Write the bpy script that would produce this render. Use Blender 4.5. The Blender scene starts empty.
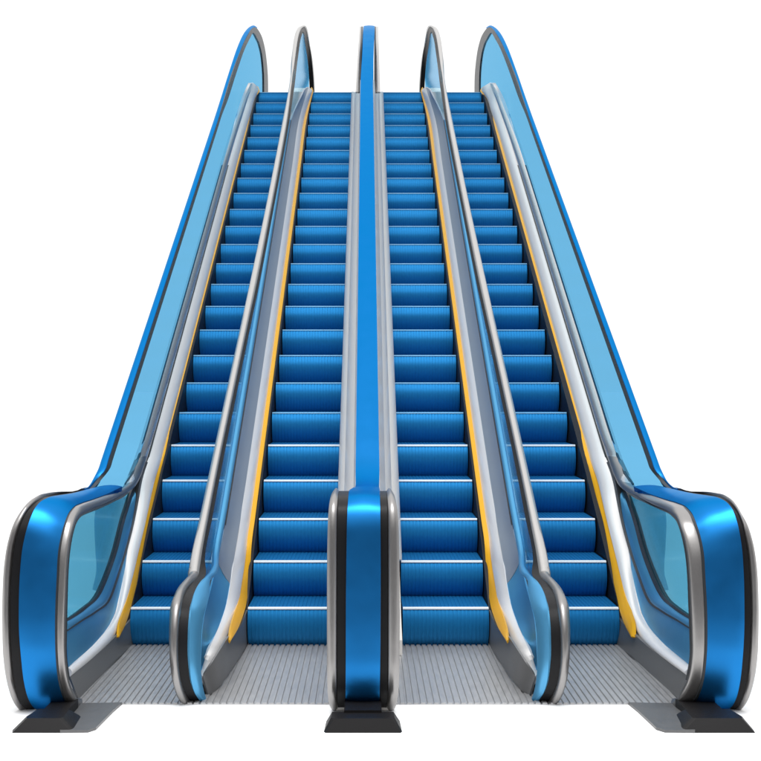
import bpy, bmesh, math, random
from mathutils import Vector
random.seed(3)
S = bpy.context.scene
COL = S.collection

# ------------------------------------------------------------------ camera
F = 1256.0            # focal length in photo pixels
CX, CY = 366.0, 385.0  # principal point in photo pixels
CAMH = 1.6
cam_d = bpy.data.cameras.new('camera')
cam = bpy.data.objects.new('camera', cam_d)
COL.objects.link(cam)
cam.location = (0, 0, CAMH)
cam.rotation_euler = (math.radians(90), 0, 0)
cam_d.sensor_width = 36
cam_d.lens = 36 * F / 761
cam_d.shift_x = (380.5 - CX) / 761
cam_d.shift_y = (CY - 380.5) / 761
cam_d.clip_end = 500
S.camera = cam

# ------------------------------------------------------------------ studio light
S.view_settings.view_transform = 'Standard'
S.view_settings.look = 'None'
S.view_settings.exposure = 0
w = bpy.data.worlds.new('World')
S.world = w
w.use_nodes = True
nt = w.node_tree
nt.nodes.clear()
wo = nt.nodes.new('ShaderNodeOutputWorld')
bg = nt.nodes.new('ShaderNodeBackground')
tc = nt.nodes.new('ShaderNodeTexCoord')
sx = nt.nodes.new('ShaderNodeSeparateXYZ')
nt.links.new(tc.outputs['Generated'], sx.inputs[0])
# white studio: bright cyclorama ahead (+Y), dim half added behind camera for contrast (-Y)
ry = nt.nodes.new('ShaderNodeValToRGB')
ry.color_ramp.elements[0].position = 0.30
ry.color_ramp.elements[0].color = (0.30, 0.30, 0.31, 1)
ry.color_ramp.elements[1].position = 0.52
ry.color_ramp.elements[1].color = (1.12, 1.12, 1.12, 1)
ma = nt.nodes.new('ShaderNodeMath'); ma.operation = 'MULTIPLY_ADD'
ma.inputs[1].default_value = 0.5; ma.inputs[2].default_value = 0.5
nt.links.new(sx.outputs['Y'], ma.inputs[0])
nt.links.new(ma.outputs[0], ry.inputs[0])
rz = nt.nodes.new('ShaderNodeMapRange')      # brighter overhead glow added to whiten the floor
rz.inputs['From Min'].default_value = 0.38; rz.inputs['From Max'].default_value = 0.62
nt.links.new(sx.outputs['Z'], rz.inputs['Value'])
mxw = nt.nodes.new('ShaderNodeMix'); mxw.data_type = 'RGBA'
mxw.inputs['B'].default_value = (1.45, 1.45, 1.45, 1)
nt.links.new(rz.outputs[0], mxw.inputs['Factor'])
nt.links.new(ry.outputs[0], mxw.inputs['A'])
nt.links.new(mxw.outputs['Result'], bg.inputs[0])
bg.inputs[1].default_value = 1.0
nt.links.new(bg.outputs[0], wo.inputs[0])

def area(name, loc, target, size, size_y, power, col=(1, 1, 1)):
    l = bpy.data.lights.new(name, 'AREA')
    l.shape = 'RECTANGLE'; l.size = size; l.size_y = size_y
    l.energy = power; l.color = col
    o = bpy.data.objects.new(name, l)
    COL.objects.link(o)
    o.location = loc
    d = Vector(target) - Vector(loc)
    o.rotation_euler = d.to_track_quat('-Z', 'Y').to_euler()
    return o
area('overhead_softbox', (0, 3.5, 7.5), (0, 8.5, 0.5), 7, 3.0, 420)
area('high_softbox', (0, 4.0, 15), (0, 13, 4.0), 9, 4, 900)

# ------------------------------------------------------------------ helpers
def tag(o, label=None, cat=None, group=None, kind=None):
    if label: o['label'] = label
    if cat: o['category'] = cat
    if group: o['group'] = group
    if kind: o['kind'] = kind
    return o

def empty(name, loc, label, cat, group):
    o = bpy.data.objects.new(name, None)
    o.empty_display_size = 0.2
    COL.objects.link(o)
    o.location = loc
    return tag(o, label, cat, group)

def link_mesh(name, verts, faces, mat, parent=None, sharp=35, xf=None, loc=None):
    if xf: verts = [xf(Vector(v)) for v in verts]
    base = Vector(parent.location) if parent is not None and parent.type == 'EMPTY' else Vector((0, 0, 0))
    off = base if loc is None else base + Vector(loc)
    if loc is None:
        verts = [Vector(v) - base for v in verts]
    me = bpy.data.meshes.new(name)
    me.from_pydata([tuple(v) for v in verts], [], faces)
    bm = bmesh.new(); bm.from_mesh(me)
    bmesh.ops.remove_doubles(bm, verts=bm.verts, dist=1e-5)
    bmesh.ops.recalc_face_normals(bm, faces=bm.faces)
    bm.to_mesh(me); bm.free()
    for p in me.polygons: p.use_smooth = True
    me.set_sharp_from_angle(angle=math.radians(sharp))
    me.materials.append(mat)
    o = bpy.data.objects.new(name, me)
    COL.objects.link(o)
    if parent is not None:
        o.parent = parent
    if loc is not None:
        o.location = loc
    return o

class MB:
    """collects closed pieces that become one mesh"""
    def __init__(s): s.v = []; s.f = []
    def add(s, v, f):
        b = len(s.v); s.v += [Vector(p) for p in v]; s.f += [[b + i for i in q] for q in f]
    def box(s, x0, x1, y0, y1, z0, z1):
        v = [(x, y, z) for x in (x0, x1) for y in (y0, y1) for z in (z0, z1)]
        s.add(v, [(0, 1, 3, 2), (4, 6, 7, 5), (0, 4, 5, 1), (2, 3, 7, 6), (0, 2, 6, 4), (1, 5, 7, 3)])
    def prism_x(s, prof, x0, x1, x0b=None, x1b=None):
        """profile in (y,z); x0/x1 may be functions of y"""
        fx0 = x0 if callable(x0) else (lambda y: x0)
        fx1 = x1 if callable(x1) else (lambda y: x1)
        n = len(prof)
        v = [(fx0(y), y, z) for y, z in prof] + [(fx1(y), y, z) for y, z in prof]
        f = [list(range(n)), list(range(2 * n - 1, n - 1, -1))]
        f += [(i, (i + 1) % n, n + (i + 1) % n, n + i) for i in range(n)]
        s.add(v, f)
    def frustum(s, base, top, z0, z1):
        n = len(base)
        v = [(x, y, z0) for x, y in base] + [(x, y, z1) for x, y in top]
        s.add(v, [list(range(n)), list(range(n, 2 * n))] + [(i, (i + 1) % n, n + (i + 1) % n, n + i) for i in range(n)])
    def build(s, name, mat, parent=None, **k): return link_mesh(name, s.v, s.f, mat, parent, **k)

# geometry of the incline: pitch line runs through the step noses
Y1, RUN, RISE, NST = 7.72, 0.40, 0.231, 24
SL = RISE / RUN
HS = 5.833
VY = -340.0
def zline(y): return RISE + SL * (y - Y1)

def P(px, py, d):
    """a place in the room from a direction and a distance (d), an offset above the
    pitch line ('s', delta) or a side plane ('X', x)"""
    if isinstance(d, tuple):
        if d[0] == 's': D = F * (HS - d[1]) / (py - VY)
        else: D = d[1] * F / (px - CX)
    else: D = d
    return Vector(((px - CX) / F * D, D, CAMH - (py - CY) / F * D))

def SLr(y, cL, cR, dL, dR):
    """row of a ribbon on the incline"""
    return (P(CX + cL * (y - VY), y, ('s', dL)), P(CX + cR * (y - VY), y, ('s', dR)))
def R(xl, yl, dl, xr, yr, dr): return (P(xl, yl, dl), P(xr, yr, dr))

def spline(rows, sub):
    n = len(rows)
    A = [(a + b) * 0.5 for a, b in rows]
    t = [0.0]
    for i in range(1, n): t.append(t[-1] + max((A[i] - A[i - 1]).length, 1e-4))
    def tang(k, i):
        p = [r[k] for r in rows]
        if i == 0: return (p[1] - p[0]) / (t[1] - t[0])
        if i == n - 1: return (p[-1] - p[-2]) / (t[-1] - t[-2])
        h1, h2 = t[i] - t[i - 1], t[i + 1] - t[i]
        return ((p[i] - p[i - 1]) / h1 * h2 + (p[i + 1] - p[i]) / h2 * h1) / (h1 + h2)
    out = []
    for i in range(n - 1):
        h = t[i + 1] - t[i]
        m = [(tang(k, i) * h, tang(k, i + 1) * h) for k in (0, 1)]
        for j in range(sub):
            s = j / sub
            h00 = 2 * s**3 - 3 * s**2 + 1; h10 = s**3 - 2 * s**2 + s
            h01 = -2 * s**3 + 3 * s**2; h11 = s**3 - s**2
            out.append(tuple(rows[i][k] * h00 + m[k][0] * h10 + rows[i + 1][k] * h01 + m[k][1] * h11 for k in (0, 1)))
    out.append(rows[-1])
    return out

def ribbon(mb, rows, th=0.02, crown=0.0, cross=1, sub=6, face=None, rnd=0.0):
    """solid strip swept between two edge curves"""
    rs = spline(rows, sub)
    n = len(rs)
    N = []
    last = None
    for i in range(n):
        L, Rr = rs[i]
        a, b = rs[max(i - 1, 0)], rs[min(i + 1, n - 1)]
        t = ((b[0] + b[1]) - (a[0] + a[1]))
        u = Rr - L
        m = u.cross(t)
        if m.length < 1e-9 and last is not None: m = last
        m = m.normalized(); last = m
        N.append(m)
    eye = Vector(face) if face else Vector((0, 0, 2.2))
    sgn = sum(N[i].dot((eye - rs[i][0]).normalized()) for i in range(n))
    if sgn < 0: N = [-m for m in N]
    prof = []
    for j in range(cross + 1):
        s = j / cross
        c = crown * math.sqrt(max(0, 1 - (2 * s - 1) ** 2)) if rnd else crown * (1 - (2 * s - 1) ** 2)
        prof.append((s, c))
    prof += [(1, -th), (0, -th)]
    k = len(prof)
    v = []; f = []
    for i in range(n):
        L, Rr = rs[i]
        for s, c in prof:
            v.append(L + (Rr - L) * s + N[i] * c)
    for i in range(n - 1):
        for j in range(k):
            f.append((i * k + j, i * k + (j + 1) % k, (i + 1) * k + (j + 1) % k, (i + 1) * k + j))
    f.append(list(range(k))); f.append([(n - 1) * k + j for j in range(k)][::-1])
    mb.add(v, f)

# ------------------------------------------------------------------ materials
def mat(name, col, metal=0.0, rough=0.4, spec=0.5, noise=None, bump=None, coat=0.0, colvar=0.0, stretch=(1, 1, 1), tint=None):
    m = bpy.data.materials.new(name)
    m.use_nodes = True
    t = m.node_tree; b = t.nodes['Principled BSDF']
    b.inputs['Base Color'].default_value = (*col, 1)
    b.inputs['Metallic'].default_value = metal
    b.inputs['Roughness'].default_value = rough
    b.inputs['Specular IOR Level'].default_value = spec
    if tint: b.inputs['Specular Tint'].default_value = (*tint, 1)
    b.inputs['Coat Weight'].default_value = coat
    b.inputs['Coat Roughness'].default_value = 0.08
    tcn = t.nodes.new('ShaderNodeTexCoord')
    mp = t.nodes.new('ShaderNodeMapping'); mp.inputs['Scale'].default_value = stretch
    t.links.new(tcn.outputs['Object'], mp.inputs[0])
    nz = t.nodes.new('ShaderNodeTexNoise')
    nz.inputs['Scale'].default_value = noise or 30
    nz.inputs['Detail'].default_value = 4
    t.links.new(mp.outputs[0], nz.inputs['Vector'])
    mr = t.nodes.new('ShaderNodeMapRange')
    mr.inputs['To Min'].default_value = max(0.02, rough * 0.8); mr.inputs['To Max'].default_value = rough * 1.25
    t.links.new(nz.outputs['Fac'], mr.inputs['Value'])
    t.links.new(mr.outputs[0], b.inputs['Roughness'])
    if colvar:
        mx = t.nodes.new('ShaderNodeMix'); mx.data_type = 'RGBA'
        mx.inputs['A'].default_value = (*[c * (1 - colvar) for c in col], 1)
        mx.inputs['B'].default_value = (*[min(1, c * (1 + colvar)) for c in col], 1)
        t.links.new(nz.outputs['Fac'], mx.inputs['Factor'])
        t.links.new(mx.outputs['Result'], b.inputs['Base Color'])
    if bump:
        bp = t.nodes.new('ShaderNodeBump'); bp.inputs['Strength'].default_value = bump
        bp.inputs['Distance'].default_value = 0.002
        t.links.new(nz.outputs['Fac'], bp.inputs['Height'])
        t.links.new(bp.outputs[0], b.inputs['Normal'])
    return m

def glass(name, tint, refl=0.5, rough=0.03):
    m = bpy.data.materials.new(name); m.use_nodes = True
    t = m.node_tree; t.nodes.clear()
    o = t.nodes.new('ShaderNodeOutputMaterial')
    tr = t.nodes.new('ShaderNodeBsdfTransparent'); tr.inputs[0].default_value = (*[math.sqrt(c) for c in tint], 1)
    gl = t.nodes.new('ShaderNodeBsdfGlossy'); gl.inputs['Color'].default_value = (0.85, 0.95, 1, 1)
    gl.inputs['Roughness'].default_value = rough
    fr = t.nodes.new('ShaderNodeFresnel'); fr.inputs[0].default_value = 1.45
    ml = t.nodes.new('ShaderNodeMath'); ml.operation = 'MULTIPLY'; ml.inputs[1].default_value = refl
    t.links.new(fr.outputs[0], ml.inputs[0])
    nz = t.nodes.new('ShaderNodeTexNoise'); nz.inputs['Scale'].default_value = 0.8
    bp = t.nodes.new('ShaderNodeBump'); bp.inputs['Strength'].default_value = 0.02
    t.links.new(nz.outputs['Fac'], bp.inputs['Height']); t.links.new(bp.outputs[0], gl.inputs['Normal'])
    mx = t.nodes.new('ShaderNodeMixShader')
    t.links.new(ml.outputs[0], mx.inputs[0]); t.links.new(tr.outputs[0], mx.inputs[1]); t.links.new(gl.outputs[0], mx.inputs[2])
    t.links.new(mx.outputs[0], o.inputs[0])
    return m

M = dict(
    floor=mat('studio_white', (0.92, 0.92, 0.92), rough=0.9, spec=0.0),
    blue=mat('blue_lacquered_metal', (0.014, 0.17, 0.46), metal=1.0, rough=0.38, noise=8, colvar=0.04, tint=(0.40, 0.72, 1)),
    blue_step=mat('blue_step_paint', (0.011, 0.145, 0.36), metal=0.35, rough=0.42, noise=60, colvar=0.05, spec=0.25, tint=(0.2, 0.6, 1)),
    silver=mat('brushed_silver', (0.46, 0.45, 0.44), metal=0.95, rough=0.34, noise=10, stretch=(40, 1, 40), colvar=0.12),
    bright=mat('brushed_silver_lit', (0.66, 0.65, 0.64), metal=0.85, rough=0.28, noise=10, stretch=(60, 1, 60), colvar=0.15),  # brighter copy of the silver; slope highlights put into its colour
    trim=mat('brushed_silver_shaded', (0.30, 0.29, 0.285), metal=0.95, rough=0.34, noise=10, stretch=(40, 40, 3), colvar=0.12),  # darker copy of the silver; dimmer newel reflections put into its colour
    steel=mat('satin_steel', (0.36, 0.41, 0.48), metal=0.8, rough=0.38, noise=10, stretch=(60, 1, 60), colvar=0.08),
    pale=mat('pale_anodised_deck', (0.80, 0.79, 0.78), metal=0.3, rough=0.32, noise=10, stretch=(60, 1, 60), colvar=0.06),
    warm=mat('warm_brushed_deck', (0.74, 0.715, 0.68), metal=0.3, rough=0.36, noise=10, stretch=(60, 1, 60), colvar=0.10),
    black=mat('black_rubber', (0.008, 0.008, 0.009), rough=0.42, noise=40, spec=0.16),
    gasket=mat('dark_gasket', (0.022, 0.026, 0.03), rough=0.4, noise=40, spec=0.3),
    skirt=mat('dark_skirt_metal', (0.12, 0.12, 0.122), metal=0.35, rough=0.4, noise=14, stretch=(1, 1, 30), colvar=0.1),
    skirting=mat('satin_grey_skirting', (0.19, 0.19, 0.192), metal=0.5, rough=0.38, noise=14, stretch=(1, 1, 30), colvar=0.1),
    darkskirt=mat('black_skirt', (0.006, 0.007, 0.010), rough=0.5, noise=14, spec=0.3),
    yellow=mat('yellow_safety_paint', (0.64, 0.33, 0.006), rough=0.4, noise=30, colvar=0.05, spec=0.3),
    white=mat('white_nosing_paint', (0.80, 0.88, 0.95), rough=0.4, noise=50),
    nose_blue=mat('pale_blue_nosing', (0.22, 0.52, 0.80), rough=0.4, noise=50),  # pale blue edge for the upper steps
    plate=mat('ribbed_aluminium', (0.44, 0.44, 0.445), metal=0.6, rough=0.4, noise=9, colvar=0.18, stretch=(6, 1, 1)),
    foot=mat('black_cast_foot', (0.007, 0.0065, 0.007), rough=0.45, noise=120, bump=0.15, spec=0.2),
    cladding=mat('grey_cladding', (0.30, 0.31, 0.33), metal=0.4, rough=0.45, noise=5, colvar=0.05),
    glass=glass('blue_tinted_glass', (0.15, 0.46, 0.72), 0.06, 0.25),
    glass_teal=glass('teal_glass', (0.085, 0.32, 0.46), 0.15, 0.15),
    glass_clear=glass('pale_blue_glass', (0.50, 0.74, 0.86), 0.3, 0.08),
    band=mat('light_blue_band', (0.09, 0.33, 0.57), metal=0.62, rough=0.33, noise=6, colvar=0.03, tint=(0.5, 0.8, 1)),
)

# ------------------------------------------------------------------ setting
g = MB(); g.add([(-80, 4.9, -0.01), (80, 4.9, -0.01), (80, 300, -0.01), (-80, 300, -0.01)], [(0, 1, 2, 3)])
tag(g.build('floor', M['floor']), kind='structure')

# ------------------------------------------------------------------ escalators (steps, plates, truss)
def step_mesh(x0, x1):
    w = x1 - x0
    prof = [(0.46, 0.0), (0.10, 0.0), (0.014, 0.0), (0.004, -0.003), (0.0, -0.012),
            (-0.010, -0.030), (-0.021, -0.060), (-0.026, -0.090), (-0.024, -0.12), (-0.014, -0.155), (0.004, -0.19), (0.026, -0.218), (0.040, -0.232), (0.044, -0.27)]
    nrm = []
    for i in range(len(prof)):
        a = prof[max(i - 1, 0)]; b = prof[min(i + 1, len(prof) - 1)]
        ty, tz = b[0] - a[0], b[1] - a[1]
        l = math.hypot(ty, tz); nrm.append((tz / l, -ty / l))
    nr = max(6, round(w / 0.024)); p = w / nr
    xs = []
    for i in range(nr):
        b = i * p
        xs += [(b, 0), (b + p * 0.60, 0), (b + p * 0.68, 1), (b + p * 0.94, 1)]
    xs.append((w, 0))
    dep = 0.0028
    v = []; f = []
    n = len(prof)
    for x, g_ in xs:
        for j, ((y, z), (ny, nz)) in enumerate(zip(prof, nrm)):
            d_ = g_ * (dep if j < 3 else dep * 0.5)
            v.append((x, y - ny * d_, z - nz * d_))
    m = len(xs)
    for i in range(m - 1):
        for j in range(n - 1):
            f.append((i * n + j, i * n + j + 1, (i + 1) * n + j + 1, (i + 1) * n + j))
    # closed back and ends
    b = len(v)
    v += [(0, 0.46, -0.27), (w, 0.46, -0.27)]
    f.append([j for j in range(n)] + [b])
    f.append([(m - 1) * n + j for j in range(n)][::-1] + [b + 1])
    return v, f

def escalator(x0, x1, label):
    """x0..x1: width between the skirt panels"""
    root = empty('escalator', ((x0 + x1) / 2, Y1, 0), label, 'escalator', 'escalators side by side')
    ox = root.location.x
    sx0, sx1 = x0 + 0.004, x1 - 0.004
    v, f = step_mesh(sx0, sx1)
    w = sx1 - sx0
    first = link_mesh('step', v, f, M['blue_step'], root, sharp=30, loc=(sx0 - ox, 0, RISE))
    nb = MB()
    nb.add([(0.001, -0.006, -0.009), (0.001, -0.0055, 0.0005), (0.001, 0.010, 0.003), (0.001, 0.022, 0.0015),
            (w - 0.001, -0.006, -0.009), (w - 0.001, -0.0055, 0.0005), (w - 0.001, 0.010, 0.003), (w - 0.001, 0.022, 0.0015)],
           [(0, 1, 2, 3), (7, 6, 5, 4), (0, 4, 5, 1), (1, 5, 6, 2), (2, 6, 7, 3), (3, 7, 4, 0)])
    nose = nb.build('nosing', M['white'], first)
    nb2 = MB()
    nb2.add([(0.001, -0.0035, -0.006), (0.001, -0.003, 0.0005), (0.001, 0.010, 0.003), (0.001, 0.022, 0.0015),
            (w - 0.001, -0.0035, -0.006), (w - 0.001, -0.003, 0.0005), (w - 0.001, 0.010, 0.003), (w - 0.001, 0.022, 0.0015)],
           [(0, 1, 2, 3), (7, 6, 5, 4), (0, 4, 5, 1), (1, 5, 6, 2), (2, 6, 7, 3), (3, 7, 4, 0)])
    nose2 = None
    for i in range(1, NST):
        s = first.copy(); COL.objects.link(s); s.parent = root
        s.location = (sx0 - ox, i * RUN, RISE * (i + 1))
        if i < 5:
            n_ = nose.copy(); COL.objects.link(n_); n_.parent = s
        elif nose2 is None:
            nose2 = nb2.build('nosing', M['nose_blue'], s)
        else:
            n_ = nose2.copy(); COL.objects.link(n_); n_.parent = s
    # comb plate with long ribs
    return root

def comb_plate(root, x0, x1):
    ox = root.location.x
    y0, y1 = 6.325, 7.752
    nr = round((x1 - x0) / 0.034); p = (x1 - x0) / nr
    v = []; f = []
    xs = []
    for i in range(nr):
        b = x0 + i * p
        xs += [(b, 0), (b + p * .62, 0), (b + p * .70, 1), (b + p * .92, 1)]
    xs.append((x1, 0))
    for x, g_ in xs:
        z = -g_ * 0.008
        v += [(x, y0, -0.0095), (x, y0, z), (x, y1, z), (x, y1, -0.0095)]
    for i in range(len(xs) - 1):
        for j in range(4):
            f.append((i * 4 + j, i * 4 + (j + 1) % 4, (i + 1) * 4 + (j + 1) % 4, (i + 1) * 4 + j))
    f.append((0, 1, 2, 3)); k = (len(xs) - 1) * 4; f.append((k + 3, k + 2, k + 1, k))
    link_mesh('floor_plate', v, f, M['plate'], root, sharp=20)

YT = Y1 + (NST - 1) * RUN
def truss(root, x0, x1):
    mb = MB()
    mb.prism_x([(7.80, -0.008), (8.30, -0.008), (YT + 0.6, zline(YT) - 0.60), (20.6, zline(YT) - 0.60), (20.6, zline(YT) - 0.06),
                (YT + 0.42, zline(YT) - 0.06), (YT + 0.30, zline(YT) - 0.28), (7.80, 0.0 - 0.004)], x0 + 0.006, x1 - 0.006)
    mb.build('truss', M['cladding'], root)
    lb = MB(); lb.box(x0 + 0.006, x1 - 0.006, YT + 0.47, 20.6, zline(YT) - 0.055, zline(YT) - 0.002)
    lb.build('landing_plate', M['plate'], root)

LANES = [(-1.449, -0.985), (-0.730, -0.190), (0.222, 0.758), (1.022, 1.557)]
LAB = ['narrow escalator of blue steps at the far left, beside the big left outer balustrade',
       'wide escalator of blue steps immediately left of the central double balustrade',
       'wide escalator of blue steps immediately right of the central double balustrade',
       'escalator of blue steps at the far right, beside the big right outer balustrade']
PL = [(-1.475, -0.905), (-0.900, -0.004), (0.004, 0.925), (0.930, 1.60)]
for (a, b), lab, (c, d) in zip(LANES, LAB, PL):
    r = escalator(a, b, lab)
    comb_plate(r, c, d)
    truss(r, a, b)

# ------------------------------------------------------------------ outer balustrades
def interp(tab, x):
    if x <= tab[0][0]: return tab[0][1]
    for (a, ya), (b, yb) in zip(tab, tab[1:]):
        if x <= b: return ya + (yb - ya) * (x - a) / (b - a)
    return tab[-1][1]
KO = [(1.25, 1.075), (1.44, 1.075), (1.455, 1.083), (1.475, 1.095), (1.52, 1.10), (1.56, 1.11), (1.62, 1.105), (1.70, 1.082), (1.77, 1.079)]
def xf_outer_right(v): return Vector((-v.x * interp(KO, abs(v.x)), v.y, v.z))
def xf_inner_right(v): return Vector((-v.x * 1.037, v.y, v.z))

YS = [455, 430, 400, 350, 300, 250, 200, 160, 130]

def deck_profile(dz=0.0):
    """skirt top seen from the side, (y, z)"""
    top = [(6.42, 0.075), (6.9, 0.085), (7.30, 0.088), (7.48, 0.10), (7.62, 0.15), (7.85, 0.27), (8.14, 0.465), (8.52, 0.71), (8.94, 0.975), (9.4, zline(9.4) + 0.05)]
    top = [(y, z + dz) for y, z in top] + [(YT - 0.1, zline(YT - 0.1) + 0.04 + dz * .5), (YT + 0.02, zline(YT) - 0.004), (20.5, zline(YT) - 0.004)]
    bot = [(20.5, zline(YT) - 0.62), (YT + 0.6, zline(YT) - 0.62), (8.30, -0.006), (6.42, -0.006)]
    return top + bot

def outer(label, xf, rx):
    root = empty('balustrade', (rx, 6.2, 0), label, 'balustrade', 'balustrades beside the escalators')
    def go(name, m, mk, **k):
        mb = MB(); mk(mb)
        return mb.build(name, M[m], root, xf=xf, **k)
    # ---- blue ribbon of the newel: from the slope (glass strip) it becomes the front face
    def rib_rows(dz=0):
        return [
            R(94.9, 487.4, 7.46, 122.3, 486.5, 7.75),
            R(82, 490.8, 7.00, 105.5, 494.4, 7.15),
            R(69.9, 493.7, 6.70, 91, 499.5, 6.75),
            R(57, 495.6, 6.45, 80.5, 503.0, 6.50),
            R(47.4, 497.9, 6.28, 72.8, 507.6, 6.32),
            R(39.5, 502.5, 6.19, 68.0, 514.0, 6.23),
            R(34.0, 510.0, 6.13, 64.5, 523.0, 6.16),
            R(28.0, 525.0, 6.08, 61.0, 536.0, 6.12),
            R(23.0, 545.0, 6.06, 58.3, 552.0, 6.09),
            R(20.2, 570.0, 6.05, 56.9, 575.0, 6.07),
            R(18.9, 600.0, 6.05, 55.6, 600.0, 6.06),
            R(19.0, 630.0, 6.05, 55.0, 630.0, 6.06),
            R(21.0, 657.0, 6.06, 55.6, 657.0, 6.07),
            R(24.5, 685.0, 6.10, 59.0, 685.0, 6.11),
            R(28.0, 698.0, 6.14, 63.0, 698.0, 6.15),
            R(33.0, 707.0, 6.20, 68.0, 706.5, 6.21),
            R(42.0, 710.0, 6.34, 75.0, 709.5, 6.35)]
    go('newel_band', 'blue', lambda mb: ribbon(mb, rib_rows(), th=0.03, crown=0.012, cross=8, sub=5))
    # ---- black strip + silver edge outside the blue band
    BL = [(92, 488.6, 94.9, 487.6, 7.45), (62.4, 493.4, 69.9, 493.7, 6.70), (48, 496.3, 57, 495.8, 6.46), (40, 499.3, 47.4, 498.1, 6.28), (32.5, 505.0, 39.5, 502.7, 6.19),
          (26.5, 513, 34, 510, 6.13), (20.5, 526, 28, 525, 6.08), (15, 545, 23, 545, 6.06), (12, 570, 20.2, 570, 6.05), (10.5, 600, 18.9, 600, 6.05),
          (10.7, 630, 19, 630, 6.05), (12, 657, 21, 657, 6.06), (15.5, 687, 24.5, 685, 6.10), (19, 700, 28, 698, 6.14), (24.5, 708, 33, 707, 6.2), (34, 711, 42, 710, 6.34)]
    go('newel_seal', 'black', lambda mb: ribbon(mb, [R(a, b, D + .012, c, d, D + .012) for a, b, c, d, D in BL], th=0.03, crown=0.0, cross=1, sub=5))
    SV = [(88, 489.4, 90, 489.5, 7.35), (62.4, 492.2, 63.0, 493.4, 6.70), (45, 494.8, 48.5, 496.2, 6.47), (35, 498.0, 40.3, 499.2, 6.30), (27.5, 503.0, 32.8, 505.0, 6.21), (21, 511, 26.8, 513, 6.16),
          (14, 523, 20.8, 526, 6.12), (8, 541.5, 15.3, 545, 6.1), (4, 566, 12.3, 570, 6.09), (2.2, 600, 10.8, 600, 6.09), (2.2, 630, 11, 630, 6.09),
          (3.2, 657, 12.3, 657, 6.10), (7.5, 685, 15.8, 687, 6.13), (12, 699, 19.3, 700, 6.17), (18, 708, 25, 708, 6.23), (28, 712, 34.5, 711, 6.36)]
    go('edge_trim', 'trim', lambda mb: ribbon(mb, [R(a, b, D, c, d, D) for a, b, c, d, D in SV], th=0.05, crown=0.014, cross=6, sub=5))
    # ---- handrail: blue outer strip on the slope, over the arch at the top
    def hr(mb):
        rows = [R(83.5, 490.5, 7.12, 86, 490.6, 7.13), R(88.3, 486.8, 7.38, 91.5, 486.6, 7.40), R(92.6, 480, 7.54, 97.3, 479.5, 7.55)]
        rows += [SLr(y, -0.331, -0.3225, 0.90, 0.93) for y in [469, 460, 445, 425, 400, 350, 300, 250, 200, 160, 130, 115]]
        Q, W = ('X', -1.633), ('X', -1.583)
        rows += [R(220.5, 99, Q, 224.4, 99.5, W), R(229.3, 71, Q, 233, 72.5, W), R(238.2, 45, Q, 241.7, 47, W),
                 R(244, 33, Q, 247.5, 35, W), R(249, 27.3, Q, 251.5, 29, W), R(254, 25.6, Q, 255.0, 27.2, W), R(257, 27.8, Q, 256.8, 28.6, W)]
        ribbon(mb, rows, th=0.005, crown=0.010, cross=5, sub=4)
    go('handrail', 'blue', hr)
    def seal(mb):
        rows = [R(80, 491.3, 7.0, 82.5, 491.6, 7.0), R(86, 490.3, 7.15, 88.5, 490.4, 7.16), R(91.5, 486.5, 7.40, 94.5, 487.2, 7.42), R(97.3, 479.3, 7.54, 100.8, 480.3, 7.55)]
        rows += [SLr(y, -0.3225, -0.3165, 0.93, 0.885) for y in [468, 460, 445, 425, 400, 350, 300, 250, 200, 160, 130, 115]]
        Q, W = ('X', -1.581), ('X', -1.562)
        rows += [R(224.4, 99.5, Q, 227.6, 100.5, W), R(233, 72, Q, 236.4, 73, W), R(241.5, 48, Q, 244.8, 49, W),
                 R(247.5, 35.5, Q, 250.4, 37.5, W), R(251.5, 29, Q, 252.8, 33, W), R(255.5, 27.4, Q, 254.5, 33.5, W),
                 R(259.3, 31.5, Q, 256.9, 38.0, W), R(263.4, 41.5, Q, 260.2, 46, W), R(266.3, 57, Q, 262.7, 59, W),
                 R(267.9, 75, Q, 264.0, 75, W), R(268.2, 100, Q, 264.2, 100, W), R(268.2, 125, Q, 264.2, 125, W)]
        ribbon(mb, rows, th=0.03, sub=4)
    go('handrail_seal', 'gasket', seal)
    # ---- glass along the slope and inside the arch
    def gl(mb):
        rows = [R(86, 491.0, 7.2, 118, 491.0, 7.5), R(92, 488.0, 7.42, 124.0, 486.5, 7.98), R(99.0, 480.5, 7.56, 129.2, 479.5, 8.22)] + \
               [SLr(y, -0.3192, -0.2842, 0.90, 0.36) for y in [468, 460, 445, 425, 400, 350, 300, 250, 200, 160, 130, 115]]
        Q = ('X', -1.575)
        rows += [R(226, 102, Q, 246, 105, Q), R(230.5, 88, Q, 261, 98, Q), R(235, 74, Q, 265, 84, Q), R(239, 61, Q, 264.6, 70, Q),
                 R(243.8, 49, Q, 263.0, 55, Q), R(248, 39, Q, 259.6, 43.0, Q), R(252.0, 32.0, Q, 255.2, 33.3, Q)]
        ribbon(mb, rows, th=0.012, sub=4)
    go('glass_panel', 'glass', gl)
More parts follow.
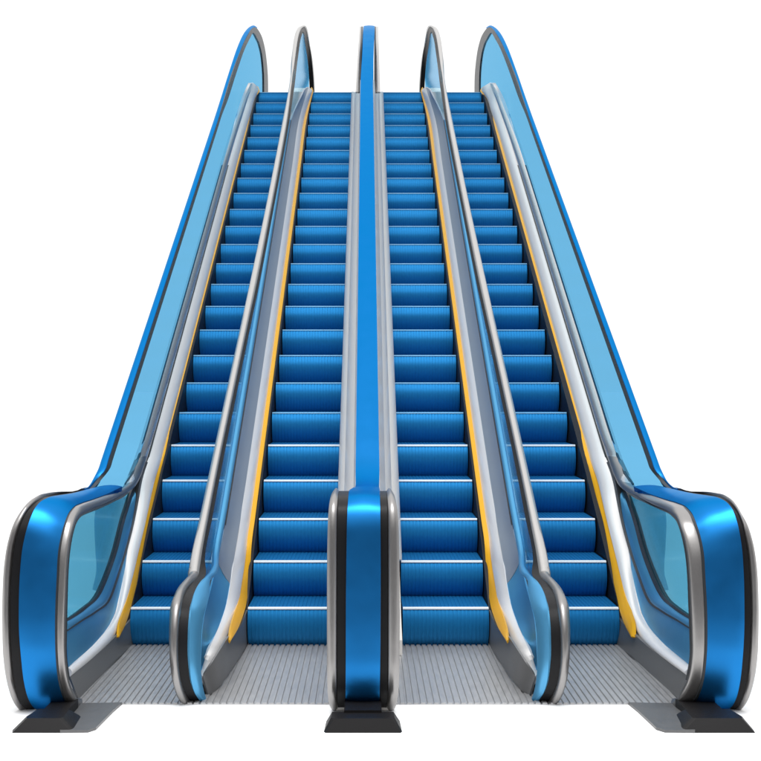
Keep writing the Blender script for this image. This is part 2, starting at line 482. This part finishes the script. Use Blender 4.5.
    # ---- silver tube: along glass foot on the slope, then round the opening of the newel
    TU = [(118.5, 489.6, 7.85, 127.6, 492.2, 7.95), (105.5, 495.4, 7.15, 107.6, 502.4, 7.18), (91, 500.5, 6.75, 96.0, 507.4, 6.78), (80.5, 504.0, 6.50, 87.0, 511.3, 6.53),
          (73.4, 508.4, 6.32, 80.5, 515.2, 6.35), (68.9, 514.8, 6.23, 76.3, 520.5, 6.26), (65.6, 523.4, 6.16, 73.6, 527.5, 6.2), (62.1, 536.4, 6.12, 70.9, 539.0, 6.15),
          (59.6, 552, 6.09, 68.8, 554, 6.12), (58.2, 575, 6.07, 67.3, 576, 6.10), (57.0, 600, 6.06, 66.6, 600, 6.09), (56.4, 630, 6.06, 66.0, 630, 6.09),
          (57.0, 657, 6.07, 66.0, 655, 6.10), (60.4, 685, 6.11, 69.0, 679, 6.14), (64.4, 698, 6.15, 72.8, 690, 6.18), (69.8, 706, 6.21, 78.0, 700, 6.24), (77, 709, 6.36, 85, 703.5, 6.38)]
    def tube(mb):
        rows = [SLr(y, -0.2842, -0.2735, 0.35, 0.22) for y in [160, 200, 250, 300, 350, 400, 430]]
        rows = [R(250.6, 83.5, ('s', .35), 252.6, 83.0, ('s', .25)), R(244.5, 97, ('s', .35), 248.0, 97.5, ('s', .22)), R(240.1, 110, ('s', .35), 244.0, 110.5, ('s', .22)), R(234.6, 126, ('s', .35), 239.2, 126, ('s', .22))] + rows
        rows += [SLr(447, -0.2842, -0.2740, 0.35, 0.22), R(138.8, 457, 8.66, 147.5, 457.5, 8.85), R(132.5, 473, 8.35, 140.0, 478, 8.5), R(126.5, 483.5, 8.1, 134.5, 487, 8.2)]
        ribbon(mb, rows, th=0.03, crown=0.018, cross=8, sub=4)
    go('deck_trim', 'bright', tube)
    def tube2(mb):
        rows = [R(138.8, 457, 8.66, 147.5, 457.5, 8.85), R(132.5, 473, 8.35, 140.0, 478, 8.5), R(126.5, 483.5, 8.1, 134.5, 487, 8.2)] + [R(*t) for t in TU]
        ribbon(mb, rows, th=0.03, crown=0.019, cross=8, sub=4)
    go('opening_trim', 'trim', tube2)
    def gk(mb):   # thin dark gaskets both sides of the tube
        ribbon(mb, [R(b_[0] - 1.5, b_[1] - .3, b_[2] + .0, b_[0] + .4, b_[1] + .2, b_[2] - .004) for b_ in TU[1:-1]], th=0.03, sub=4)
        ribbon(mb, [R(b_[3] - .3, b_[4] - .3, b_[5] - .003, b_[3] + 1.1, b_[4] + 0.9, b_[5] + .01) for b_ in TU[:-3]], th=0.03, sub=4)
        ribbon(mb, [SLr(y, -0.2860, -0.2838, 0.355, 0.352) for y in [165, 200, 300, 400, 440]] + [R(137.3, 457, 8.66, 139.2, 457, 8.65), R(131, 473, 8.36, 132.8, 473, 8.34), R(124.5, 483.5, 8.1, 126.7, 484, 8.09)], th=0.01, sub=3)
    go('gasket', 'gasket', gk)
    # ---- deck bands inside
    XD, XE = ('X', -1.53), ('X', -1.50)
    def c_curve():
        return [(141.5, 473, -1.552), (137.5, 484, -1.556), (133.5, 493, -1.560), (129.5, 505, -1.558), (124.8, 520, -1.555), (117.6, 549, -1.55), (110, 572, -1.545), (101.5, 592, -1.54), (87.4, 607, -1.52), (76, 615.5, -1.51), (66.3, 621.0, -1.50)]
    def d_curve():
        return [(147.6, 462, -1.535), (144.5, 471, -1.535), (142.0, 480, -1.535), (138.4, 500, -1.534), (134.5, 520, -1.532), (127.0, 550, -1.53), (119.5, 574, -1.525), (111.5, 597, -1.52), (97.0, 611.5, -1.505), (82, 621.0, -1.495), (66.3, 631.5, -1.488)]
    def band(mb):
        cc, dd = c_curve(), d_curve()
        ribbon(mb, [R(a[0], a[1], ('X', a[2]), b[0], b[1], ('X', b[2])) for a, b in zip(cc, dd)], th=0.02, crown=0.012, cross=5, sub=5)
    go('curved_band', 'band', band)
    def lines(mb):
        for cv, wd in ((c_curve(), 2.2), (d_curve(), 1.6)):
            ribbon(mb, [R(a[0] - wd, a[1] - .8, ('X', a[2] + .004), a[0] + .3, a[1] + .4, ('X', a[2] + .006)) for a in cv], th=0.02, sub=5)
        ribbon(mb, [SLr(y, -0.2738, -0.2718, 0.215, 0.205) for y in [165, 200, 300, 400, 430, 450]] + [R(141.0, 479, ('X', -1.545), 142.4, 480, ('X', -1.54))], th=0.012, sub=3)
    go('seam', 'gasket', lines)
    # pale deck (light strip between seam and safety line)
    YL = [(153.5, 485), (149.3, 505), (145.6, 522), (138.8, 551), (133.2, 575), (127.8, 597), (123.6, 612), (118.5, 627), (113.5, 637), (104, 648), (92, 659), (70, 676.5)]
    EC = [(141.8, 480), (138.8, 500), (135.0, 520), (127.6, 551), (124.5, 574), (120.0, 597), (116.5, 611), (110.0, 625), (104.0, 634), (95, 644.5), (84, 655), (68.5, 668)]
    XY = [-1.476, -1.475, -1.474, -1.472, -1.470, -1.466, -1.463, -1.460, -1.460, -1.460, -1.463, -1.468]
    XEC = [-1.534, -1.533, -1.531, -1.527, -1.515, -1.505, -1.50, -1.495, -1.49, -1.485, -1.48, -1.475]
    def deck(mb):
        rows = [R(252.8, 82.5, ('s', .25), 258.8, 90, ('s', .06)), R(248.0, 97.5, ('s', .2), 255.0, 98.5, ('s', .05)), R(244.0, 110.5, ('s', .2), 251.5, 111, ('s', .05)), R(239.2, 126, ('s', .2), 247.2, 126, ('s', .055))]
        rows += [SLr(y, -0.2722, -0.2556, 0.20, 0.055) for y in [160, 200, 250, 300, 350, 400, 430, 455]]
        rows += [R(a[0], a[1], ('X', xe), b[0], b[1], ('X', xy)) for a, xe, b, xy in zip(EC, XEC, YL, XY)]
        ribbon(mb, rows, th=0.02, crown=0.014, cross=8, sub=4)
    go('deck', 'pale', deck)
    # lower blue panel between curved band and deck
    def lower(mb):
        dd = d_curve()[5:]
        ee = [(127.6, 551, -1.53), (123.8, 574, -1.515), (119.0, 597, -1.505), (112, 620, -1.497), (97, 641, -1.487), (68.5, 667, -1.476)]
        ribbon(mb, [R(a[0], a[1], ('X', a[2] - .002), b[0], b[1], ('X', b[2] - .003)) for a, b in zip(dd, ee)], th=0.015, sub=5)
    go('lower_panel', 'band', lower)
    # teal glass in the opening, a second pane added behind to darken part of it
    LI = [(140.8, 472.5, -1.555), (136.0, 483, -1.56), (129.5, 491.6, -1.57), (108, 503, -1.53), (88, 512, -1.51), (77.0, 520, -1.505), (71.2, 539, -1.50), (68.0, 565, -1.50), (66.6, 592, -1.50), (66.4, 607, -1.50), (66.3, 620.5, -1.50)]
    def pane(mb):
        ribbon(mb, [R(a[0], a[1], ('X', a[2]), b[0], b[1], ('X', b[2] - .004)) for a, b in zip(LI, c_curve())], th=0.010, sub=5)
    go('opening_glass', 'glass_teal', pane)
    def pane2(mb):
        rows = [R(97, 508, ('X', -1.60), 131, 495, ('X', -1.62)), R(96, 525, ('X', -1.60), 124, 525, ('X', -1.62)), R(97, 550, ('X', -1.60), 118, 550, ('X', -1.62)),
                R(98, 570, ('X', -1.60), 110, 573, ('X', -1.62)), R(94, 590, ('X', -1.60), 102, 592, ('X', -1.62))]
        ribbon(mb, rows, th=0.01, sub=5)
    go('darkening_glass', 'glass_clear', pane2)
    # safety line
    def yel(mb):
        rows = [R(257.6, 86, ('s', .07), 259.9, 91, ('s', .04))] + [SLr(y, -0.2566, -0.2528, 0.06, 0.05) for y in [98, 130, 160, 200, 250, 300, 350, 400, 430, 455]]
        YR = [(157.6, 487), (153.4, 507), (150.0, 524), (143.8, 552), (138.8, 575), (133.0, 599), (129.6, 612), (125.2, 625), (119.2, 637.5)]
        YLl = [(153.8, 485.5), (149.6, 505.5), (145.9, 522.5), (139.0, 551.5), (133.4, 575), (128.0, 597), (123.8, 611), (119.6, 623.5), (118.2, 636.5)]
        xa = [-1.479, -1.478, -1.477, -1.474, -1.470, -1.463, -1.456, -1.448, -1.440]
        rows += [R(a[0], a[1], ('X', x), b[0], b[1], ('X', max(x + .004, min(x + .016, -1.436)))) for a, x, b in zip(YLl, xa, YR)]
        ribbon(mb, rows, th=0.012, crown=0.003, cross=3, sub=4)
    go('safety_line', 'yellow', yel)
    # skirt and cladding
    def sk(mb):
        mb.prism_x([(7.64, -0.006)] + [p for p in deck_profile() if p[0] > 7.64], -1.449, -1.50)
    go('skirt_panel', 'darkskirt', sk, sharp=20)
    def sk2(mb):  # grey skirting beside the floor plate
        rows = [R(134.5, 615, ('X', -1.4455), 136.5, 647.5, ('X', -1.435)), R(126, 625, ('X', -1.4465), 127, 657, ('X', -1.442)), R(114, 638, ('X', -1.45), 113, 670, ('X', -1.452)),
                R(104, 648, ('X', -1.455), 103, 679, ('X', -1.455)), R(90, 660.5, ('X', -1.461), 92, 688.5, ('X', -1.459)), R(70, 676.5, ('X', -1.468), 79, 700, ('X', -1.463))]
        ribbon(mb, rows, th=0.010, sub=5)
    go('skirting', 'skirting', sk2)
    def cl(mb):
        mb.prism_x(deck_profile(-0.05)[3:-1] + [(7.48, -0.006)], -1.54, -1.60)
        mb.prism_x([(6.20, -0.006), (6.20, 0.03), (7.44, 0.07), (7.44, -0.006)], -1.51, -1.60)
    go('side_cladding', 'cladding', cl, sharp=20)
    # foot
    def ft(mb):
        b = [(-1.637, 5.81), (-1.36, 5.81), (-1.35, 5.82), (-1.345, 5.84), (-1.36, 6.06), (-1.38, 6.10), (-1.62, 6.10), (-1.650, 5.86)]
        t = [(-1.580, 5.85), (-1.43, 5.85), (-1.42, 5.855), (-1.415, 5.87), (-1.42, 6.00), (-1.43, 6.02), (-1.57, 6.02), (-1.590, 5.88)]
        mb.frustum(b, t, -0.0098, 0.048)
        mb.box(-1.545, -1.425, 5.97, 6.22, -0.0096, 0.046)
    fo = go('foot', 'foot', ft, sharp=25)
    def wing(mb):
        v = [P(122, 703.2, 6.323), P(113, 711.5, 6.17), P(96, 729.5, 5.86), P(88, 732.4, 5.815), P(60, 733, 5.808), P(60, 716, 5.98), P(72, 704, 6.30)]
        v = [Vector((p.x, p.y, max(0.003, min(0.05, p.z)))) for p in v]
        n = len(v)
        lo = [Vector((p.x, p.y, -0.0097)) for p in v]
        mb.add(v + lo, [list(range(n)), list(range(2 * n - 1, n - 1, -1))] + [(i, (i + 1) % n, n + (i + 1) % n, n + i) for i in range(n)])
    go('foot_plate', 'skirt', wing, sharp=25)
    return root

outer('big outer balustrade on the left edge, wide blue newel around teal glass', None, -1.6)
outer('big outer balustrade on the right edge, wide blue newel around teal glass', xf_outer_right, 1.75)

# ------------------------------------------------------------------ inner slim balustrades
def inner(label, xf, rx):
    root = empty('balustrade', (rx, 6.25, 0), label, 'balustrade', 'balustrades beside the escalators')
    def go(name, m, mk, **k):
        mb = MB(); mk(mb)
        return mb.build(name, M[m], root, xf=xf, **k)
    CR = [(560, -.1945, -.1835), (520, -.193, -.1837), (460, -.1915, -.183), (400, -.190, -.181), (340, -.188, -.1785), (280, -.1857, -.1752), (220, -.183, -.173), (160, -.181, -.171), (120, -.180, -.1705)]
    TOP = [(289.3, 85, 292.0, 85, ('s', .9)), (293.0, 53, 295.8, 55, 16.4), (295.3, 37, 298, 39.5, 17.0), (297.5, 28.5, 300.5, 30.5, 17.5), (301, 26.3, 302.5, 28.0, 18.0)]
    NW = [(188.9, 574.5, 6.77, 198.9, 573.5, 6.80), (184.0, 580.5, 6.62, 193.5, 580.5, 6.66), (178.5, 587, 6.50, 187.6, 588.5, 6.53), (174.3, 595.5, 6.38, 183.6, 597.5, 6.40),
          (171.6, 607, 6.29, 181.2, 610, 6.30), (170.2, 625, 6.24, 179.2, 627, 6.25), (169.7, 645, 6.22, 178.4, 645, 6.23), (170.6, 665, 6.22, 179, 664, 6.23),
          (172.8, 682, 6.24, 181, 680, 6.25), (176.5, 695, 6.29, 185, 693, 6.30), (181, 703, 6.35, 190, 701.5, 6.36), (188, 706, 6.46, 196, 704.5, 6.47)]
    def rail(mb):
        rows = [R(*NW[0])] + [SLr(y, a, b, .9, .88) for y, a, b in CR]
        rows += [R(a, b, d, c, e, d) for a, b, c, e, d in TOP]
        rows += [R(306, 27.0, 18.7, 305.5, 29.0, 18.7), R(309, 41, 19.3, 308, 42, 19.3), R(312.6, 61, 19.9, 311.6, 61, 19.9), R(314.6, 85, 20.2, 313.4, 85, 20.2), R(315, 105, 20.3, 314, 105, 20.3)]
        ribbon(mb, rows, th=0.03, crown=0.02, cross=7, sub=4)
    go('handrail', 'silver', rail)
    go('newel_trim', 'trim', lambda mb: ribbon(mb, [R(*t) for t in NW[::-1]] + [SLr(568, -.1947, -.1837, .9, .88)], th=0.03, crown=0.02, cross=7, sub=4))
    BK = [(206, 574.0, 6.83), (200.5, 581.5, 6.70), (196.0, 589, 6.55), (193.0, 598, 6.42), (191.0, 610, 6.32), (189.9, 627, 6.27), (189.4, 645, 6.25), (189.9, 664, 6.25), (191.2, 680, 6.27), (194.5, 692, 6.31), (200, 701, 6.37), (206, 703.5, 6.48)]
    def seal(mb):
        rows = [R(a[3] - .2, a[4], a[5] + .01, b[0], b[1], b[2] + .008) for a, b in zip(NW, BK)][::-1]
        rows += [SLr(y, b, b + .0045, .88, .84) for y, a, b in CR]
        rows += [R(c, e, d, c + 2.4, e + 1.0, d) for a, b, c, e, d in TOP[:-1]]
        rows += [R(303, 28.0, 18.0, 303.6, 32.5, 18.0), R(306, 29.3, 18.7, 304.8, 36.5, 18.7), R(308.6, 42, 19.3, 306.0, 46, 19.3), R(312.0, 61, 19.9, 308.2, 63, 19.9), R(314, 85, 20.2, 309.4, 85, 20.2), R(314.6, 105, 20.3, 310, 105, 20.3)]
        ribbon(mb, rows, th=0.02, sub=4)
    go('handrail_seal', 'black', seal)
    # light-blue inner trim, ends as the newel's front band
    FR = [(210, 581, 6.80), (209.5, 593, 6.66), (206.8, 605, 6.51), (203.4, 618, 6.40), (201.6, 632, 6.36), (201.0, 645, 6.34), (201.0, 664, 6.33), (201.6, 678, 6.33), (203.6, 690, 6.36), (206.5, 699, 6.42)]
    def front(mb):
        b = BK[1:11]
        rows = [R(x[0], x[1], x[2], y[0], y[1], y[2]) for x, y in zip(b, FR)][::-1]
        rows += [R(211.5, 570, 7.05, 217, 573, 7.1), SLr(545, -.1705, -.1643, .44, .40)]
        rows += [SLr(y, -.1700, -.1635, .44, .40) for y in (520, 480, 440, 400, 340, 280, 220, 160, 120)]
        ribbon(mb, rows, th=0.02, crown=0.010, cross=5, sub=4)
    go('newel_band', 'band', front)
    def glass1(mb):
        rows = [R(203, 581, 6.80, 209, 578, 6.95)] + [SLr(y, b + .004, -.1705, .84, .44) for y, a, b in CR]
        rows += [R(292.5, 92, ('s', .88), 305, 96, 19.9), R(294.5, 75, ('s', .88), 309, 80, 20.1), R(296.8, 57, 16.4, 308, 63, 19.8), R(299.5, 42, 17.0, 305.8, 46, 19.2), R(302, 33, 17.6, 304, 34, 18.4)]
        ribbon(mb, rows, th=0.01, sub=4)
    go('glass_panel', 'glass_clear', glass1)
    def glass_up(mb):   # deeper blue pane seen in the arch over the landing
        rows = [R(293.5, 88, 17.6, 309, 88, 20.0), R(295, 72, 17.8, 309, 76, 20.0), R(297.4, 55, 18.0, 307.6, 60, 19.7), R(300, 41, 18.0, 305.2, 45, 19.1), R(302.2, 34, 18.1, 303.8, 35, 18.5)]
        ribbon(mb, rows, th=0.01, sub=4)
    go('arch_glass', 'glass', glass_up)
    def lowglass(mb):
        lf = [(217.6, 561, -.894), (212.8, 582, -.894), (208.0, 601, -.89), (204.0, 618, -.885), (201.9, 640, -.875), (201.0, 668, -.870)]
        WL = [(230.2, 584, -.825), (228.9, 592, -.8255), (226.9, 602, -.826), (222.0, 619, -.827), (213.0, 640, -.835), (202.2, 670, -.865)]
        ribbon(mb, [R(a[0], a[1], ('X', a[2]), b[0], b[1], ('X', b[2])) for a, b in zip(lf, WL)], th=0.012, crown=-0.01, cross=4, sub=5)
    go('lower_panel', 'band', lowglass)
    def greydeck(mb):
        rows = [SLr(y, -.1628, -.1460, .36, .20) for y in (120, 160, 220, 280, 340, 400, 440, 480, 520)]
        rows = [R(304.8, 89.5, ('s', .36), 308.5, 87.0, ('s', .25))] + rows
        rows += [R(221.0, 546, ('X', -.893), 235.9, 547, ('X', -.823)), R(217.6, 561, ('X', -.894), 230.2, 584, ('X', -.825))]
        ribbon(mb, rows, th=0.02, crown=-0.006, cross=4, sub=4)
    go('inner_deck', 'steel', greydeck)
    def ln(mb):
        ribbon(mb, [SLr(y, -.1640, -.1618, .385, .37) for y in (120, 200, 300, 400, 480, 520)] + [R(219.8, 549, ('X', -.907), 221.8, 549, ('X', -.902)), R(214.2, 570, ('X', -.915), 216.5, 570, ('X', -.905)), R(209, 592, ('X', -.91), 211.4, 594, ('X', -.902))], th=0.01, sub=3)
    go('seam', 'gasket', ln)
    YLi = [(244.6, 565), (241.9, 582), (239.6, 597), (234.2, 616), (229.0, 631), (221.0, 648), (211.5, 663), (202.2, 676)]
    WLi = [(233.0, 566), (230.6, 582), (228.0, 597), (222.2, 618), (215.6, 634.5), (209.5, 648), (205.0, 659), (201.6, 669)]
    def deck(mb):
        rows = [R(308.5, 87, ('s', .25), 312.4, 90.5, ('s', .06))] + [SLr(y, -.1460, -.1345, .20, .06) for y in (120, 160, 220, 280, 340, 400, 440, 480, 520, 545)]
        xs = [-.776, -.776, -.776, -.776, -.780, -.790, -.815, -.86]
        xw = [-.823, -.824, -.825, -.826, -.828, -.835, -.850, -.875]
        rows += [R(a[0], a[1], ('X', xa), b[0], b[1], ('X', xb)) for a, xa, b, xb in zip(WLi, xw, YLi, xs)]
        ribbon(mb, rows, th=0.02, crown=0.008, cross=4, sub=4)
    go('deck', 'pale', deck)
    def yel(mb):
        rows = [R(311.6, 87, ('s', .07), 313.4, 91, ('s', .04))] + [SLr(y, -.1358, -.1293, .06, .05) for y in (120, 160, 220, 280, 340, 400, 440, 480, 520, 545)]
        YR = [(250.4, 565), (249.0, 582), (247.4, 597), (242.9, 616), (237.8, 629), (230.2, 641.5)]
        YL2 = [(244.4, 565), (241.7, 582), (239.4, 597), (234.4, 614.5), (231.2, 626), (228.9, 640)]
        xa = [-.782, -.780, -.777, -.768, -.758, -.742]
        rows += [R(a[0], a[1], ('X', x), b[0], b[1], ('X', min(x + .034, -.732))) for a, x, b in zip(YL2, xa, YR)]
        ribbon(mb, rows, th=0.012, crown=0.003, cross=3, sub=4)
    go('safety_line', 'yellow', yel)
    def sk(mb):
        pr = [p for p in deck_profile(-0.01)]
        pr = [(p[0], p[1]) for p in pr if p[0] > 7.2]
        mb.prism_x([(7.64, -0.006)] + [p for p in pr if p[0] > 7.64], -.7345, -.79)
    go('skirt_panel', 'darkskirt', sk, sharp=20)
    def sk2(mb):
        rows = [R(247.5, 610, ('X', -.7325), 247.2, 646.5, ('X', -.7325)), R(240, 627, ('X', -.742), 240.5, 656.5, ('X', -.737)), R(228.4, 637, ('X', -.752), 231, 671, ('X', -.752)), R(219, 651.5, ('X', -.768), 223, 682.5, ('X', -.765)),
                R(210.5, 665, ('X', -.80), 216, 692, ('X', -.785)), R(203.0, 676, ('X', -.84), 210.5, 702, ('X', -.805)), R(202.5, 682, ('X', -.855), 207, 703, ('X', -.83))]
        ribbon(mb, rows, th=0.01, sub=5)
    go('skirting', 'skirting', sk2)
    def cl(mb):
        pr = [p for p in deck_profile(0.0) if p[0] > 7.5]
        mb.prism_x(pr[:-1] + [(7.62, -0.006)], -.84, -.979)
        mb.prism_x([(6.50, -0.0085), (6.50, 0.04), (7.60, 0.08), (7.60, -0.0085)], -.85, -.92)
    go('side_cladding', 'cladding', cl, sharp=20)
    return root

inner('slim inner balustrade left of the centre, silver handrail bending out at a low glass newel', None, -0.88)
inner('slim inner balustrade right of the centre, silver handrail bending out at a low glass newel', xf_inner_right, 0.91)

# ------------------------------------------------------------------ central double balustrade
def centre():
    root = empty('balustrade', (0, 6.1, 0), 'central double balustrade with flat blue handrail, blue and silver rounded newel and black foot', 'balustrade', 'balustrades beside the escalators')
    def go(name, m, mk, **k):
        mb = MB(); mk(mb)
        return mb.build(name, M[m], root, **k)
    YC = (470, 440, 400, 350, 300, 250, 200, 150, 110, 80)
    # newel rows: (y, D) with x of every band edge
    NR = [(485.2, 7.30), (487.5, 6.95), (489.0, 6.65), (490.6, 6.42), (493.5, 6.26), (499, 6.16), (508, 6.10), (522, 6.07), (545, 6.055), (575, 6.05), (610, 6.05), (645, 6.05), (675, 6.055), (692, 6.08), (702, 6.13), (708, 6.20), (710.5, 6.32)]
    bl = [(355.6, 379.0), (353.2, 379.4), (350.8, 379.6), (349.2, 379.8), (348.6, 379.8), (348.2, 380), (347.6, 380.2), (347, 380.4), (346.6, 380.6), (346.2, 380.7), (345.9, 380.6), (345.8, 380.4), (345.7, 380), (345.6, 379.6), (345.7, 379.4), (346, 379), (347, 378.5)]
    def blue(mb):
        rows = [R(a, y, D, b, y, D) for (y, D), (a, b) in zip(NR, bl)][::-1]
        rows += [SLr(y, -.0128, .0166, .95, .95) for y in YC]
        rows += [R(362.2, 55, ('s', .95), 373.6, 55, ('s', .95)), R(362.9, 38, 16.35, 374.2, 38, 16.35), R(363.3, 29.5, 17.0, 374.6, 29.5, 17.0), R(363.7, 26.6, 17.8, 374.6, 26.6, 17.8),
                 R(364, 28, 18.8, 374.5, 28, 18.8), R(364.5, 40, 19.6, 374, 40, 19.6), R(365, 60, 20.2, 373.5, 60, 20.2), R(365, 100, 20.4, 373.5, 100, 20.4)]
        ribbon(mb, rows, th=0.03, crown=0.008, cross=6, sub=4)
    go('handrail', 'blue', blue)
    def blk(mb):
        i0 = 3
        lo = [338.9, 338.6, 338.3, 338.0, 337.8, 337.6, 337.5, 337.4, 337.4, 337.4, 337.5, 337.7, 338.3, 339.5]
        hi = [386.6, 386.8, 387.0, 387.2, 387.3, 387.4, 387.5, 387.5, 387.4, 387.3, 387.2, 386.9, 386.4, 385.5]
        rows = [R(c, y + .3, D + .012, a - .1, y + .3, D + .012) for (y, D), (a, b), c in zip(NR[i0:], bl[i0:], lo)]
        ribbon(mb, rows, th=0.03, sub=4)
        rows = [R(b + .1, y + .3, D + .012, c, y + .3, D + .012) for (y, D), (a, b), c in zip(NR[i0:], bl[i0:], hi)]
        ribbon(mb, rows, th=0.03, sub=4)
    go('newel_seal', 'black', blk)
    def sil(mb, sd):
        if sd < 0:
            o = [333.6, 331.6, 330.0, 328.8, 327.9, 327.3, 327.0, 326.9, 326.9, 327.1, 327.6, 328.8, 331.2, 334.8]
            i = [338.9, 338.6, 338.3, 338.0, 337.8, 337.6, 337.5, 337.4, 337.4, 337.4, 337.5, 337.7, 338.3, 339.5]
        else:
            o = [391.6, 393.8, 395.6, 397.2, 398.4, 399.2, 399.6, 399.8, 399.6, 399.2, 398.4, 396.8, 394.6, 391.6]
            i = [386.6, 386.8, 387.0, 387.2, 387.3, 387.4, 387.5, 387.5, 387.4, 387.3, 387.2, 386.9, 386.4, 385.5]
        rows = [R(o[k], y + .5, D + .02, i[k], y + .5, D + .02) for k, (y, D) in enumerate(NR[3:])]
        ribbon(mb, rows, th=0.05, crown=0.016, cross=7, sub=4)
    go('edge_trim', 'trim', lambda mb: sil(mb, -1))
    go('edge_trim', 'trim', lambda mb: sil(mb, 1))
    # side walls under the rail and decks
    def wall(mb, s):
        c1, d1, c2, d2 = (-.0128, .94, -.0151, .36) if s < 0 else (.0166, .94, .0235, .36)
        ribbon(mb, [SLr(y, c1, c2, d1, d2) for y in (505,) + YC] , th=0.01, sub=2)
    go('side_panel', 'warm', lambda mb: wall(mb, -1))
    go('side_panel', 'warm', lambda mb: wall(mb, 1))
    def dk(mb, s):
        if s < 0: a = (-.0151, .35, -.0262, .18, -.0338, .05)
        else: a = (.0235, .35, .031, .18, .0400, .05)
        ys = (560, 520) + YC[:-1] + (92,)
        ribbon(mb, [SLr(y, a[0], a[2], a[1], a[3]) for y in ys], th=0.02, crown=0.01, cross=4, sub=2)
        ribbon(mb, [SLr(y, a[2], a[4], a[3] - .008, a[5]) for y in ys], th=0.02, crown=0.01, cross=4, sub=2)
    go('deck', 'warm', lambda mb: dk(mb, -1))
    go('deck', 'warm', lambda mb: dk(mb, 1))
    def upper(mb, s, w0, w1):
        base = [(92, 15.45), (80, 15.6), (62, 15.9), (48, 16.1), (36, 16.6), (29.5, 17.1), (27, 17.85), (29, 18.8), (42, 19.6), (60, 20.1), (98, 20.3)]
        rows = []
        for y, D in base:
            t = (y - 27) / 65
            a = (w0[0] + (w0[1] - w0[0]) * t); b = (w1[0] + (w1[1] - w1[0]) * t)
            rows.append(R(a, y, D + .03, b, y, D + .03))
        ribbon(mb, rows, th=0.02, crown=0.004, cross=3, sub=4)
    go('upper_trim', 'silver', lambda mb: upper(mb, -1, (359.6, 355.6), (361.0, 358.6)))
    go('upper_trim', 'silver', lambda mb: upper(mb, 1, (376.0, 376.4), (378.2, 380.2)))
    go('upper_seal', 'gasket', lambda mb: upper(mb, -1, (360.9, 358.6), (363.2, 361.4)))
    go('upper_seal', 'gasket', lambda mb: upper(mb, 1, (374.3, 374.2), (376.1, 376.5)))
    def sk(mb):
        mb.prism_x([(7.46, -0.006)] + [p for p in deck_profile(-0.02) if p[0] > 7.4], -.184, .216)
        mb.prism_x([(6.20, -.006), (6.20, .06), (6.44, .06), (6.44, -.006)], -.15, .13)
    go('skirt_panel', 'warm', sk, sharp=20)
    def core(mb):
        mb.prism_x([(6.30, .04), (6.30, .98), (7.30, .96), (8.0, zline(8.0) + .80), (YT, zline(YT) + .75), (YT, zline(YT) + .15), (8.6, .75), (7.7, .15), (7.3, .04)], -.05, .065)
    go('core_panel', 'cladding', core, sharp=20)
    def ft(mb):
        b = [(-.196, 5.83), (-.188, 5.81), (.160, 5.81), (.168, 5.83), (.162, 6.02), (-.190, 6.02)]
        t = [(-.164, 5.850), (-.150, 5.84), (.120, 5.84), (.134, 5.850), (.130, 5.96), (-.160, 5.96)]
        mb.frustum(b, t, -0.0097, 0.050)
        mb.box(-.104, .074, 5.94, 6.28, -0.0095, 0.062)
    go('foot', 'foot', ft, sharp=25)
    return root
centre()
